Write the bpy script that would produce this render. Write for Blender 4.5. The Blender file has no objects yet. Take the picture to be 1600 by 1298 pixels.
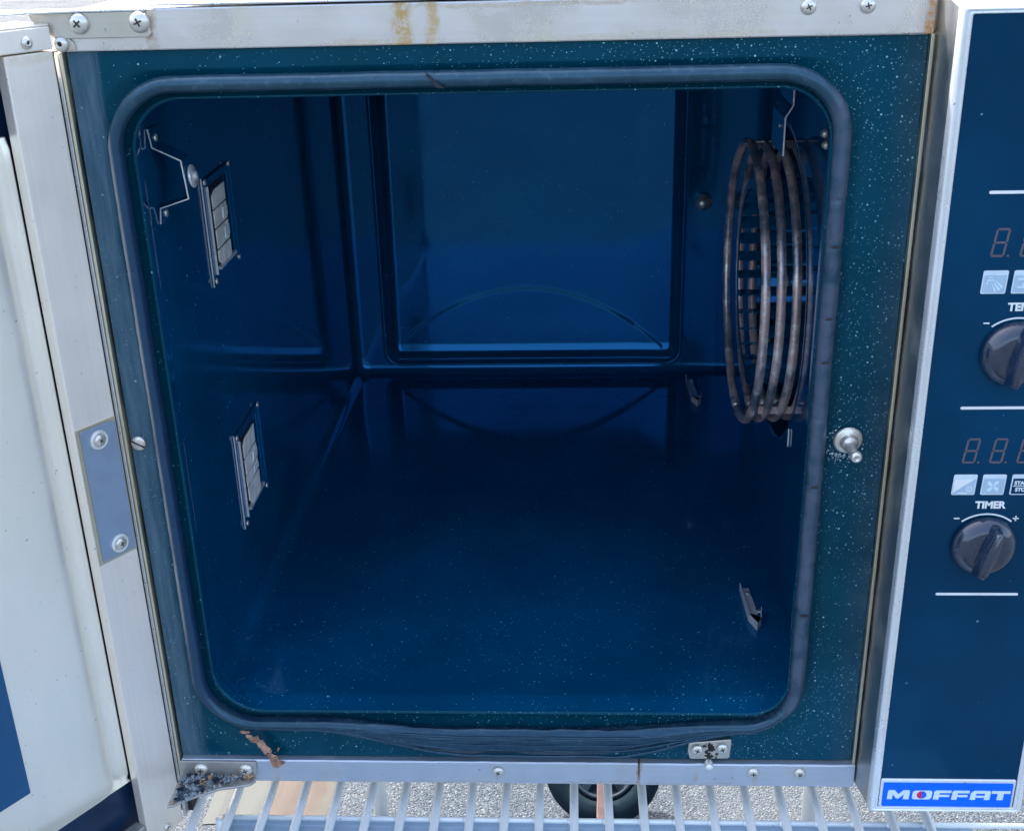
import bpy, bmesh, math, random
from mathutils import Vector, Matrix, noise
random.seed(7)
R=math.radians; PI=math.pi
sc=bpy.context.scene
C=sc.collection
# ------------------------------------------------------------ camera
cam=bpy.data.cameras.new('camera'); co=bpy.data.objects.new('camera',cam); C.objects.link(co)
cam.sensor_width=36; cam.lens=1885.58/1600*36; cam.clip_start=.02; cam.clip_end=2000
r_=Vector((0.99872698,0.04378214,-0.02505091)); u_=Vector((0.00547185,0.39965991,0.91664716)); f_=Vector((-0.05014461,0.91561732,-0.39891156))
M=Matrix((( r_.x,u_.x,-f_.x,.05764),(r_.y,u_.y,-f_.y,-.894929),(r_.z,u_.z,-f_.z,.734181),(0,0,0,1)))
co.matrix_world=M
sc.camera=co
# ------------------------------------------------------------ sky, sun, exposure
SUN_EL=52; SUN_AZ=-28      # azimuth measured from +Y (behind the oven) towards +X
w=bpy.data.worlds.new('World'); sc.world=w; w.use_nodes=True
nt=w.node_tree; bg=nt.nodes['Background']; sky=nt.nodes.new('ShaderNodeTexSky')
sky.sky_type='NISHITA'; sky.sun_disc=False; sky.sun_elevation=R(SUN_EL); sky.sun_rotation=R(SUN_AZ)
sky.dust_density=6.0; sky.air_density=1.0; sky.ozone_density=.8
nt.links.new(sky.outputs[0],bg.inputs[0]); bg.inputs[1].default_value=.14
sl=bpy.data.lights.new('sun','SUN'); sl.energy=2.4; sl.angle=R(2.0); sl.color=(1,.95,.88)
so=bpy.data.objects.new('sun',sl); C.objects.link(so)
sd=Vector((math.cos(R(SUN_EL))*math.sin(R(SUN_AZ)),math.cos(R(SUN_EL))*math.cos(R(SUN_AZ)),math.sin(R(SUN_EL))))
so.rotation_euler=sd.to_track_quat('Z','Y').to_euler(); so.location=sd*5
sc.view_settings.view_transform='Standard'; sc.view_settings.look='None'; sc.view_settings.exposure=2.35; sc.view_settings.gamma=1
# ------------------------------------------------------------ materials
class NT:
    def __init__(s,name):
        s.m=bpy.data.materials.new(name); s.m.use_nodes=True; s.t=s.m.node_tree
        s.b=s.t.nodes['Principled BSDF']; s.tc=s.t.nodes.new('ShaderNodeTexCoord')
        s.pos=s.tc.outputs['Object']
    def n(s,k,**a):
        x=s.t.nodes.new('ShaderNode'+k)
        for i,v in a.items(): setattr(x,i,v)
        return x
    def l(s,a,b): s.t.links.new(a,b)
    def setv(s,inp,v):
        if hasattr(v,'node'): s.l(v,inp)
        else: inp.default_value=v
    def mapped(s,scale=(1,1,1),loc=(0,0,0),rot=(0,0,0)):
        m=s.n('Mapping'); s.l(s.pos,m.inputs[0]); m.inputs['Scale'].default_value=scale; m.inputs['Location'].default_value=loc; m.inputs['Rotation'].default_value=rot
        return m.outputs[0]
    def noise(s,scale,detail=4,rough=.55,vec=None,dist=0):
        n=s.n('TexNoise'); n.inputs['Scale'].default_value=scale; n.inputs['Detail'].default_value=detail
        n.inputs['Roughness'].default_value=rough; n.inputs['Distortion'].default_value=dist
        s.l(vec or s.pos,n.inputs['Vector']); return n.outputs['Fac']
    def math(s,op,a,b=0,c=0,clamp=False):
        n=s.n('Math',operation=op,use_clamp=clamp)
        for i,v in enumerate((a,b,c)): s.setv(n.inputs[i],v)
        return n.outputs[0]
    def ramp(s,fac,lo,hi,a=0.,b=1.):
        n=s.n('MapRange'); n.interpolation_type='SMOOTHSTEP'; s.setv(n.inputs[0],fac)
        n.inputs[1].default_value=lo; n.inputs[2].default_value=hi; n.inputs[3].default_value=a; n.inputs[4].default_value=b
        return n.outputs[0]
    def mix(s,f,a,b):
        n=s.n('Mix',data_type='RGBA'); s.setv(n.inputs[0],f)
        for i,v in ((6,a),(7,b)):
            if hasattr(v,'node'): s.l(v,n.inputs[i])
            else: n.inputs[i].default_value=(*v[:3],1)
        return n.outputs[2]
    def xyz(s):
        n=s.n('SeparateXYZ'); s.l(s.pos,n.inputs[0]); return n.outputs
    def bump(s,h,st=.2,d=.001):
        n=s.n('Bump'); n.inputs['Strength'].default_value=st; n.inputs['Distance'].default_value=d; s.l(h,n.inputs['Height']); s.l(n.outputs[0],s.b.inputs['Normal'])
    def set(s,col=None,rough=None,metal=None,spec=None,coat=None):
        B=s.b.inputs
        if col is not None:
            if hasattr(col,'node'): s.l(col,B['Base Color'])
            else: B['Base Color'].default_value=(*col[:3],1)
        for k,v in (('Roughness',rough),('Metallic',metal),('Specular IOR Level',spec),('Coat Weight',coat)):
            if v is not None: s.setv(B[k],v)
        return s
MT={}
def simple(name,col,rough=.5,metal=0,spec=.5,nz=0.12,nscale=60,bump=0,coat=0):
    t=NT(name); f=t.noise(nscale); c=t.mix(t.ramp(f,.3,.7),[x*(1-nz) for x in col],[min(1,x*(1+nz)) for x in col])
    t.set(c,t.ramp(t.noise(nscale*.6),.3,.7,max(0,rough-.06),rough+.06),metal,spec,coat)
    if bump: t.bump(t.noise(nscale*3),bump,.0005)
    MT[name]=t.m; return t.m
def steel(name,col=(.60,.61,.62),rough=.34,grain=(8,8,500),dirt=.35,dirtcol=(.36,.30,.2),streaks=(),metal=1.0,warm=0):
    """brushed stainless sheet with water marks, grime and rust runs"""
    t=NT(name); v=t.mapped(grain); g=t.noise(1,6,.6,v)
    c=t.mix(t.ramp(g,.3,.7),[x*.975 for x in col],[min(1,x*1.02) for x in col])
    st=t.noise(14,5,.6); c=t.mix(t.ramp(st,.52,.72,0,dirt),c,dirtcol)
    sp=t.noise(260,2,.5); c=t.mix(t.ramp(sp,.72,.78,0,.6),c,(.12,.10,.08))
    X=t.xyz(); met=t.math('SUBTRACT',metal,t.ramp(st,.52,.72,0,dirt*.6))
    wob=t.math('MULTIPLY',t.math('SUBTRACT',t.noise(38,4,.6),.5),.012)
    fl=t.noise(180,4,.7)
    for (axis,p0,wd,a,b,scol,amt) in streaks:
        A=X[axis]; B_=X[2 if axis==0 else 0]
        d=t.math('ABSOLUTE',t.math('SUBTRACT',t.math('ADD',A,wob),p0))
        m=t.ramp(d,wd*.35,wd,1,0)
        m=t.math('MULTIPLY',m,t.ramp(B_,a-.004,a,0,1)); m=t.math('MULTIPLY',m,t.ramp(B_,b,b+.004,1,0))
        m=t.math('MULTIPLY',m,t.ramp(fl,.3,.6,.25,1)); m=t.math('MULTIPLY',m,amt)
        c=t.mix(m,c,scol); met=t.math('SUBTRACT',met,m,clamp=True)
    t.set(c,t.ramp(t.noise(22,5,.6),.3,.75,rough-.07,rough+.14),met)
    t.bump(t.noise(9,2),.25,.003)
    MT[name]=t.m; return t.m
rust=(.42,.22,.07)
steel('rail_steel',metal=.85,col=(.76,.74,.72),rough=.28,grain=(6,400,400),dirt=.55,dirtcol=(.74,.66,.50),
  streaks=[(0,-.0617,.010,.630,.68,(.52,.33,.10),.95),(0,-.041,.006,.630,.68,(.55,.37,.13),.85),(0,.309,.006,.63,.68,(.55,.24,.03),.95),
           (2,.6375,.0035,-.11,-.06,(.55,.42,.22),.6),(0,-.175,.012,.645,.67,(.70,.60,.42),.5),(0,.145,.010,.64,.67,(.66,.58,.42),.35),(2,.6605,.002,-.05,.1,(.5,.36,.18),.5),(2,.6375,.003,.02,.2,(.55,.46,.28),.5),(0,-.243,.006,.633,.67,(.4,.26,.1),.6)])
steel('low_rail_steel',metal=.7,col=(.56,.60,.66),rough=.36,grain=(6,400,400),dirt=.45,dirtcol=(.46,.42,.38),
  streaks=[(0,.1166,.0032,-.03,.001,(.22,.12,.06),.8),(0,.2225,.0035,-.03,-.009,(.42,.30,.2),.5),(0,.170,.002,-.03,-.012,(.36,.2,.1),.6),(0,-.2205,.004,-.03,-.002,(.42,.24,.14),.5),(2,-.0225,.0014,-.15,-.02,(.4,.3,.2),.4),(2,-.0225,.0016,.05,.2,(.36,.26,.18),.5),(0,-.013,.003,-.03,-.014,(.45,.33,.26),.5)])
steel('door_steel',col=(.97,.89,.79),rough=.42,metal=.5,grain=(400,400,6),dirt=.10,dirtcol=(.62,.60,.5),
  streaks=[(2,.634,.006,-.5,-.2,(.6,.45,.2),.35)])
steel('sheet_steel',col=(.96,.92,.80),rough=.36,grain=(30,30,9),dirt=.28,dirtcol=(.80,.76,.62),metal=.5)
steel('housing_steel',col=(.50,.52,.52),rough=.36,grain=(400,400,6),dirt=.55,dirtcol=(.30,.30,.25))
steel('bezel_steel',metal=.6,col=(.84,.88,.90),rough=.28,grain=(300,300,20),dirt=.08)
steel('bracket_steel',col=(.62,.59,.52),rough=.38,grain=(40,300,300),dirt=.6,dirtcol=(.42,.33,.2))
steel('trim_steel',col=(.74,.68,.52),rough=.35,grain=(300,300,6),dirt=.45,dirtcol=(.58,.44,.2))
steel('hinge_steel',metal=.75,col=(.50,.49,.47),rough=.42,grain=(40,300,300),dirt=.5,dirtcol=(.36,.25,.15))
steel('screw_steel',metal=.7,col=(.74,.71,.64),rough=.3,grain=(200,200,200),dirt=.45,dirtcol=(.4,.3,.2))
steel('clip_steel',col=(.80,.80,.78),rough=.25,grain=(200,200,200),dirt=.2,metal=.45)
steel('wire_steel',metal=.15,col=(.86,.90,.90),rough=.36,grain=(200,9,200),dirt=.12,dirtcol=(.6,.56,.45))
steel('channel_steel',metal=.3,col=(.42,.52,.60),rough=.42,grain=(8,200,200),dirt=.35,dirtcol=(.5,.6,.66))
simple('striker_paint',(.28,.36,.47),.4,.3,nz=.05)
simple('dark_gap',(.01,.016,.03),.6)
simple('dark_slot',(.03,.025,.02),.7)
simple('washer_white',(.72,.72,.68),.4,.1)
simple('ceramic',(.86,.84,.78),.7,nz=.14,nscale=90,bump=.4)
simple('knob_black',(.008,.022,.050),.24,nz=.1,nscale=200,coat=1)
simple('print_white',(.80,.84,.84),.5,nz=.04)
simple('print_lite',(.40,.55,.66),.4,nz=.05)
simple('print_pale',(.62,.74,.80),.4,nz=.05)
simple('digit_grey',(.10,.092,.12),.4,nz=.05)
simple('window_blue',(.004,.075,.19),.2,nz=.15,nscale=6)
simple('badge_blue',(.0,.15,.86),.4,spec=.2,nz=.05)
simple('badge_red',(.75,.0,.09),.35,nz=.05)
simple('badge_white',(.66,.80,.86),.4,nz=.03)
simple('channel_blue',(.004,.026,.07),.32,nz=.3,nscale=12)
simple('tyre_rubber',(.003,.012,.020),.85,spec=.15,bump=.5,nz=.25,nscale=40)
simple('hub_plastic',(.006,.018,.032),.6,spec=.25,nz=.4,nscale=25)
simple('strap_tan',(.22,.15,.13),.6,nz=.15)
simple('leaf_brown',(.40,.22,.15),.75,nz=.45,nscale=150,bump=.6)
simple('scale_white',(.55,.62,.66),.8,nz=.3,nscale=200)
# asphalt
t=NT('asphalt'); v=t.n('TexVoronoi'); v.inputs['Scale'].default_value=300; t.l(t.pos,v.inputs['Vector'])
v2=t.n('TexVoronoi'); v2.inputs['Scale'].default_value=110; t.l(t.pos,v2.inputs['Vector'])
hs=t.n('SeparateColor'); t.l(v.outputs['Color'],hs.inputs[0])
c=t.mix(t.ramp(hs.outputs[0],.1,.95),(.024,.036,.050),(.062,.082,.104)); c=t.mix(t.ramp(hs.outputs[1],.86,.95),c,(.12,.14,.155))
c=t.mix(t.ramp(v.outputs['Distance'],.45,.85,0,.8),c,(.05,.055,.065))
c=t.mix(t.ramp(v2.outputs['Distance'],.1,.3,.25,0),c,(.22,.23,.23))
c=t.mix(t.ramp(t.noise(1.5,3),.4,.6,0,.25),c,(.11,.12,.125))
t.set(c,.85,0,.15); t.bump(t.math('MULTIPLY',v.outputs['Distance'],-1),.8,.004); MT['asphalt']=t.m
def enamel(name,base,rough,speckcol,dens,scale,side_bands=0,coat=.0,gx=None,spec=.5,orange=.02,tint=(.5,.8,1),ior=1.5,floor=False):
    t=NT(name); X=t.xyz()
    n1=t.noise(5,4,.6); c=t.mix(t.ramp(n1,.3,.7),[x*.8 for x in base],[x*1.25 for x in base])
    msk=t.ramp(t.noise(9,4,.65),.30,.62,.12,1)
    if gx: msk=t.math('MULTIPLY',msk,t.ramp(X[0],gx[0],gx[1],gx[2],gx[3]))
    if floor: msk=t.math('ADD',t.math('MULTIPLY',msk,.5),t.math('MULTIPLY',t.math('MULTIPLY',t.ramp(X[1],.50,.02,0,1.4),t.ramp(X[2],.075,.060,0,1)),t.ramp(t.noise(11,4,.6),.35,.65,.2,1)))
    tot=None
    for k,(s_,r0) in enumerate(((scale,.20),(scale*2.1,.27))):
        v=t.n('TexVoronoi'); v.inputs['Scale'].default_value=s_; v.inputs['Randomness'].default_value=1; t.l(t.mapped((1,1,1+.2*k),(k*3,k,0),(.3*k,.2,.5*k)),v.inputs['Vector'])
        sc_=t.n('SeparateColor'); t.l(v.outputs['Color'],sc_.inputs[0])
        rad=t.math('MULTIPLY',sc_.outputs[1],r0)
        dot=t.math('LESS_THAN',v.outputs['Distance'],rad)
        on=t.math('LESS_THAN',sc_.outputs[0],t.math('MULTIPLY',msk,dens))
        d=t.math('MULTIPLY',dot,on); d=t.math('MULTIPLY',d,t.math('ADD',t.math('MULTIPLY',sc_.outputs[2],.7),.15))
        tot=d if tot is None else t.math('MAXIMUM',tot,d)
    c=t.mix(tot,c,speckcol)
    ro=t.math('ADD',t.ramp(t.noise(30,4),.3,.7,rough-.03,rough+.03),t.ramp(t.noise(7,5,.7,None,1.5),.5,.75,0,.07))
    sw=t.noise(1,3,.6,t.mapped((14,90,30),(0,0,0),(.2,.1,.7)))
    ro=t.math('ADD',ro,t.ramp(sw,.60,.78,0,.10))
    if side_bands:
        # greyer band with vertical streaks down the hinge side, fainter one opposite
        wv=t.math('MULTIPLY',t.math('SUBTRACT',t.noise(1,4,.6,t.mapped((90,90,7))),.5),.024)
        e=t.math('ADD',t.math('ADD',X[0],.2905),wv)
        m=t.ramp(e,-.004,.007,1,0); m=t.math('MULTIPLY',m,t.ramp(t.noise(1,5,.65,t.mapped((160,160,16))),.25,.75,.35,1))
        c=t.mix(t.math('MULTIPLY',m,side_bands),c,(.24,.32,.40)); ro=t.math('ADD',ro,t.math('MULTIPLY',m,.25))
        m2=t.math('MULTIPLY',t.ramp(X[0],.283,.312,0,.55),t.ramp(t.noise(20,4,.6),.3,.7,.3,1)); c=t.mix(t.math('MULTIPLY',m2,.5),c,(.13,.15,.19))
    t.b.inputs['Specular Tint'].default_value=(*tint,1); t.b.inputs['IOR'].default_value=ior; t.set(c,ro,0,spec,coat); t.bump(t.noise(110,2),orange,.0006); MT[name]=t.m
enamel('face_enamel',(.0004,.046,.080),.20,(.34,.60,.70),1.1,250,spec=.35,tint=(.3,.75,1),side_bands=.42,gx=(-.28,.2,.35,1.0))
enamel('chamber_enamel',(.0004,.064,.150),.07,(.12,.40,.50),.30,170,spec=.5,tint=(.05,.38,.95),ior=2.1,floor=True)
enamel('floor_enamel',(.0008,.042,.190),.13,(.12,.40,.50),.30,170)
enamel('fascia_glass',(.0003,.036,.088),.10,(.2,.4,.5),.02,120,spec=.22,orange=.0)
# rubber gasket, worn; left and bottom runs darkened, shade put into the colour
t=NT('gasket_rubber'); g=t.noise(40,5,.65); c=t.mix(t.ramp(g,.3,.7),(.010,.036,.062),(.024,.062,.095))
c=t.mix(t.ramp(t.noise(160,4,.7),.55,.7,0,.5),c,(.08,.13,.18)); X=t.xyz()
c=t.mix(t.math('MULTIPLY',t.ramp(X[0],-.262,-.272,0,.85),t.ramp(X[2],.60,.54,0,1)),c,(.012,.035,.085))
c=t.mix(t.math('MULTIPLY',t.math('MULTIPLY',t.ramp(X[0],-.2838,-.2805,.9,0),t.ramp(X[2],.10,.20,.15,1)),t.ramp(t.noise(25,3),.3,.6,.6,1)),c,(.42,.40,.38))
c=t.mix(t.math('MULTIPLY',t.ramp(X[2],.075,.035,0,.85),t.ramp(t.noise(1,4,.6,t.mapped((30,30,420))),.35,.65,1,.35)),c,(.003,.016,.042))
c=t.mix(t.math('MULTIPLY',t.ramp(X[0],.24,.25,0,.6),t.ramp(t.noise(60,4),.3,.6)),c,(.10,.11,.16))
t.b.inputs['Specular Tint'].default_value=(.45,.78,1,1); t.set(c,t.ramp(X[2],.04,.075,.22,.32),0,.8); t.bump(t.noise(90,5,.7),.2,.0006); MT['gasket_rubber']=t.m
# heating element: scaled metal with pinkish oxide
t=NT('coil_metal'); g=t.noise(24,5,.7); c=t.mix(t.ramp(g,.35,.62),(.28,.32,.36),(.70,.50,.46)); c=t.mix(t.ramp(t.noise(60,5,.7),.5,.68,0,.8),c,(.92,.92,.84))
t.set(c,.36,t.ramp(g,.4,.6,.75,.3),.5); t.bump(t.noise(220,4,.7),.4,.0006); MT['coil_metal']=t.m
t=NT('rust_sheet'); g=t.noise(14,6,.65); c=t.mix(t.ramp(g,.25,.75),(.020,.011,.008),(.033,.020,.014)); X=t.xyz()
edge=t.math('ADD',X[0],t.math('MULTIPLY',t.math('SUBTRACT',t.noise(20,4,.6),.5),.05))
c=t.mix(t.ramp(edge,-.331,-.323,1,0),c,(.019,.027,.029)); c=t.mix(t.ramp(edge,-.262,-.248,0,1),c,(.028,.028,.025)); t.set(c,.7,.1); t.bump(g,.4,.002); MT['rust_sheet']=t.m
t=NT('litter'); v=t.n('TexVoronoi'); v.inputs['Scale'].default_value=160; t.l(t.pos,v.inputs['Vector']); hs=t.n('SeparateColor'); t.l(v.outputs['Color'],hs.inputs[0])
c=t.mix(t.ramp(hs.outputs[0],.2,.9),(.012,.03,.06),(.30,.36,.38)); c=t.mix(t.ramp(hs.outputs[1],.75,.85),c,(.42,.28,.17)); t.set(c,.7); MT['litter']=t.m
# ------------------------------------------------------------ mesh helpers
class MB:
    def __init__(s): s.bm=bmesh.new(); s.mi=0; s.sm=False
    def face(s,vs):
        try:
            f=s.bm.faces.new(vs); f.material_index=s.mi; f.smooth=s.sm; return f
        except ValueError: return None
    def pts(s,L): return [s.bm.verts.new(Vector(p)) for p in L]
    def hexa(s,P):   # 8 pts: bottom 4, top 4
        v=s.pts(P)
        for q in ((3,2,1,0),(4,5,6,7),(0,1,5,4),(1,2,6,5),(2,3,7,6),(3,0,4,7)): s.face([v[i] for i in q])
        return s
    def box(s,a,b):
        x0,y0,z0=a; x1,y1,z1=b
        return s.hexa([(x0,y0,z0),(x1,y0,z0),(x1,y1,z0),(x0,y1,z0),(x0,y0,z1),(x1,y0,z1),(x1,y1,z1),(x0,y1,z1)])
    def prism(s,P2,fn,a,b):   # polygon P2, fn(p,t)->3D, between depth a and b
        n=len(P2); A=s.pts([fn(p,a) for p in P2]); B=s.pts([fn(p,b) for p in P2])
        s.face(A[::-1]); s.face(B)
        for i in range(n): s.face([A[i],A[(i+1)%n],B[(i+1)%n],B[i]])
        return s
    def loft(s,rings,closed=True,cap=False):
        V=[s.pts(r) for r in rings]
        for a,b in zip(V,V[1:]):
            n=len(a)
            for i in range(n if closed else n-1): s.face([a[i],a[(i+1)%n],b[(i+1)%n],b[i]])
        if cap: s.face(V[0][::-1]); s.face(V[-1])
        return V
    def tube(s,path,r,n=10,closed=False,cap=True,rfn=None):
        P=[Vector(p) for p in path]; m=len(P); up=None; rings=[]
        for i,p in enumerate(P):
            if closed: d=P[(i+1)%m]-P[i-1]
            else: d=P[min(i+1,m-1)]-P[max(i-1,0)]
            d.normalize()
            if up is None: up=d.orthogonal().normalized()
            up=(up-d*up.dot(d)).normalized(); q=d.cross(up)
            rr=rfn(i) if rfn else r
            rings.append([p+up*math.cos(2*PI*k/n)*rr+q*math.sin(2*PI*k/n)*rr for k in range(n)])
        if closed: rings.append(rings[0])
        V=s.loft(rings,True,cap and not closed)
        if closed: bmesh.ops.remove_doubles(s.bm,verts=s.bm.verts,dist=1e-6)
        return s
    def lathe(s,prof,O,ax,n=28,cap=True):
        O=Vector(O); ax=Vector(ax).normalized(); e=ax.orthogonal().normalized(); g=ax.cross(e)
        rings=[[O+ax*h+(e*math.cos(2*PI*k/n)+g*math.sin(2*PI*k/n))*max(r,1e-5) for k in range(n)] for r,h in prof]
        s.loft(rings,True,cap); return s
    def build(s,name,mats,parent=None,bevel=0,seg=2,smooth_angle=None):
        bmesh.ops.recalc_face_normals(s.bm,faces=s.bm.faces)
        me=bpy.data.meshes.new(name); s.bm.to_mesh(me); s.bm.free()
        for m in (mats if isinstance(mats,(list,tuple)) else [mats]): me.materials.append(MT[m])
        o=bpy.data.objects.new(name,me); C.objects.link(o)
        if parent: setp(o,parent)
        if bevel:
            b=o.modifiers.new('bevel','BEVEL'); b.width=bevel; b.segments=seg; b.limit_method='ANGLE'; b.angle_limit=R(35); b.harden_normals=False
        return o
def setp(o,parent):
    o.parent=parent
    if parent.type=='EMPTY': o.matrix_parent_inverse=Matrix.Translation(-parent.location)
def empty(name,loc,parent=None):
    o=bpy.data.objects.new(name,None); C.objects.link(o); o.location=loc; o.empty_display_size=.05
    if parent: setp(o,parent)
    return o
def tag(o,label=None,cat=None,group=None,kind=None):
    for k,v in (('label',label),('category',cat),('group',group),('kind',kind)):
        if v: o[k]=v
    return o
def rrect(x0,x1,z0,z1,r,n=10):
    """rounded rectangle, counter-clockwise from bottom-left; r may be 4 radii BL BR TR TL"""
    r=r if isinstance(r,(list,tuple)) else [r]*4
    L=[]
    for (cx,cz,a0,q) in ((x0+r[0],z0+r[0],PI,r[0]),(x1-r[1],z0+r[1],1.5*PI,r[1]),(x1-r[2],z1-r[2],0,r[2]),(x0+r[3],z1-r[3],.5*PI,r[3])):
        for k in range(n+1): a=a0+.5*PI*k/n; L.append((cx+q*math.cos(a),cz+q*math.sin(a)))
    return L
def ss(a,b,x):
    t=min(1,max(0,(x-a)/(b-a))); return t*t*(3-2*t)
XZ=lambda p,t:(p[0],t,p[1])
# ------------------------------------------------------------ ground
m=MB(); 
N=24; xs=[-300,-60,-12]+[-4+8*i/N for i in range(N+1)]+[12,60,300]; ys=[-300,-60,-12]+[-4+8*i/N for i in range(N+1)]+[12,60,300]
V=[[m.bm.verts.new((x,y,-.80)) for x in xs] for y in ys]
for j in range(len(ys)-1):
    for i in range(len(xs)-1): m.face([V[j][i],V[j][i+1],V[j+1][i+1],V[j+1][i]])
g=m.build('ground','asphalt'); g['kind']='structure'
# ------------------------------------------------------------ oven
oven=tag(empty('oven',(0,.4,-.026)),'steel countertop convection oven with its door swung open on a dark blue empty chamber','oven')
# screws -------------------------------------------------------
SCR={}
def screw_mesh(kind):
    m=MB(); m.sm=True
    if kind=='pan':
        m.lathe([(0.0055,0),(.0056,.0008),(.0050,.0020),(.0036,.0030),(.0018,.0034),(.0,.0035)],(0,0,0),(0,0,1),20)
        m.sm=False; m.mi=1
        m.box((-.0022,-.00045,.0029),(.0022,.00045,.0037)); m.box((-.00045,-.0022,.00292),(.00045,.0022,.00372))
    elif kind=='pop':
        m.lathe([(.0050,0),(.0048,.0012),(.0036,.0024),(.0022,.0029),(.0016,.0029),(.0014,.0016),(0,.0016)],(0,0,0),(0,0,1),20)
        m.mi=1; m.lathe([(.0013,.0012),(.0012,.0022),(0,.0023)],(0,0,0),(0,0,1),10)
    elif kind=='slot':
        m.lathe([(.0064,0),(.0066,.001),(.0060,.0024),(.0048,.0030),(0,.0033)],(0,0,0),(0,0,1),24)
        m.sm=False; m.mi=1; m.box((-.0061,-.0006,.0022),(.0061,.0006,.0036))
    elif kind=='washer':
        m.mi=2; m.lathe([(.0085,0),(.0085,.0012),(.0078,.0022),(.0060,.0026),(.0056,.0018)],(0,0,0),(0,0,1),26)
        m.mi=0; m.lathe([(.0055,.001),(.0054,.0026),(.0046,.0036),(.0030,.0040),(0,.0040)],(0,0,0),(0,0,1),22)
        m.sm=False; m.mi=1; m.box((-.0022,-.0004,.0036),(.0022,.0004,.0043)); m.box((-.0004,-.0022,.00362),(.0004,.0022,.00432))
    bmesh.ops.recalc_face_normals(m.bm,faces=m.bm.faces)
    me=bpy.data.meshes.new(kind+'_screw'); m.bm.to_mesh(me); m.bm.free()
    for k in ('screw_steel','dark_slot','washer_white'): me.materials.append(MT[k])
    return me
def screw(kind,loc,nrm,parent,scale=1,rot=None,name='screw'):
    if kind not in SCR: SCR[kind]=screw_mesh(kind)
    o=bpy.data.objects.new(name,SCR[kind]); C.objects.link(o)
    q=Vector(nrm).to_track_quat('Z','Y').to_matrix().to_4x4() @ Matrix.Rotation(random.uniform(0,PI/2) if rot is None else rot,4,'Z') @ Matrix.Scale(scale,4)
    o.matrix_basis=Matrix.Translation(Vector(loc))@q
    if parent: setp(o,parent)
    return o
F=(0,-1,0)
# face panel ---------------------------------------------------
HX0,HX1,HZ0,HZ1=-.270,.248,.049,.600
hole=rrect(HX0,HX1,HZ0,HZ1,[.045,.032,.040,.040],14)
def filled(outer,inner,fn,name,mat,parent,extra=None):
    m=MB()
    vo=m.pts([fn(p) for p in outer]); vi=m.pts([fn(p) for p in inner])
    E=[m.bm.edges.new((v[i],v[(i+1)%len(v)])) for v in (vo,vi) for i in range(len(v))]
    bmesh.ops.triangle_fill(m.bm,edges=E,use_beauty=True)
    return m.build(name,mat,parent)
outer=[(-.3085,.0002),(.3085,.0002),(.3085,.6340),(-.3085,.6340)]
# shallow raised step round the opening
m=MB(); m.sm=True
def grow(L,d,cx=-.011,cz=.3245):
    x0,x1=min(p[0] for p in L),max(p[0] for p in L); z0,z1=min(p[1] for p in L),max(p[1] for p in L)
    return [( (p[0]-(x0+x1)/2)*((x1-x0)/2+d)/((x1-x0)/2)+(x0+x1)/2, (p[1]-(z0+z1)/2)*((z1-z0)/2+d)/((z1-z0)/2)+(z0+z1)/2 ) for p in L]
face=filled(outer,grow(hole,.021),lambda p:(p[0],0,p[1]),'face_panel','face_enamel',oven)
prof=[(.021,0),(.019,.0004),(.017,.0016),(.012,.0025),(.004,.0025),(.0012,.0015),(0,-.0005),(-.0012,.002),(-.0008,.012),(.001,.018),(.0035,.022),(.0035,.030)]
def lipz(z,y): return max(z,.0480+(ZF-.0480)*ss(.0,.020,y)) if z<.2 and y>.001 else z
ZF=.0550
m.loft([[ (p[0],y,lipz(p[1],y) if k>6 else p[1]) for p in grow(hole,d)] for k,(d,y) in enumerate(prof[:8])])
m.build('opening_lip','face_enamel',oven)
m=MB(); m.sm=True
m.loft([[ (p[0],y,lipz(p[1],y)) for p in grow(hole,d)] for k,(d,y) in enumerate(prof) if k>=7])
m.build('opening_collar','chamber_enamel',oven)
# chamber shell ------------------------------------------------
XL,XR,ZC,DD=-.2738,.273,.615,.836
def usec(ins,y):
    rl=.016
    L=[(XR,ZF+ins)]
    for k in range(13):
        L.append((XR+(XL+rl-XR)*(k/12),ZF+ins)) if 0<k<12 else None
    for k in range(9): a=1.5*PI-.5*PI*k/8; L.append((XL+ins+rl+rl*math.cos(a),ZF+ins+rl+rl*math.sin(a)))
    for k in range(9): a=PI-.5*PI*k/8; L.append((XL+ins+rl+rl*math.cos(a),ZC-ins-rl+rl*math.sin(a)))
    L.append((XR,ZC-ins)); return [(p[0],y,p[1]) for p in L]
m=MB(); m.sm=True
rb=.012; st=[(0,.03),(0,.04),(0,.2),(0,.4),(0,.6),(0,.8),(0,DD-rb)]+[(rb*(1-math.cos(PI/2*k/8)),DD-rb+rb*math.sin(PI/2*k/8)) for k in range(1,9)]
m.loft([usec(i,y) for i,y in st],closed=False)
m.build('chamber_shell','chamber_enamel',oven)
# front return wall joining lip and chamber
filled([(XL-.002,ZF-.016),(XR+.03,ZF-.016),(XR+.03,ZC+.01),(XL-.002,ZC+.01)],[(p[0],max(p[1],ZF)) for p in grow(hole,.0035)],lambda p:(p[0],.0295,p[1]),'front_return','chamber_enamel',oven)
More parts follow.
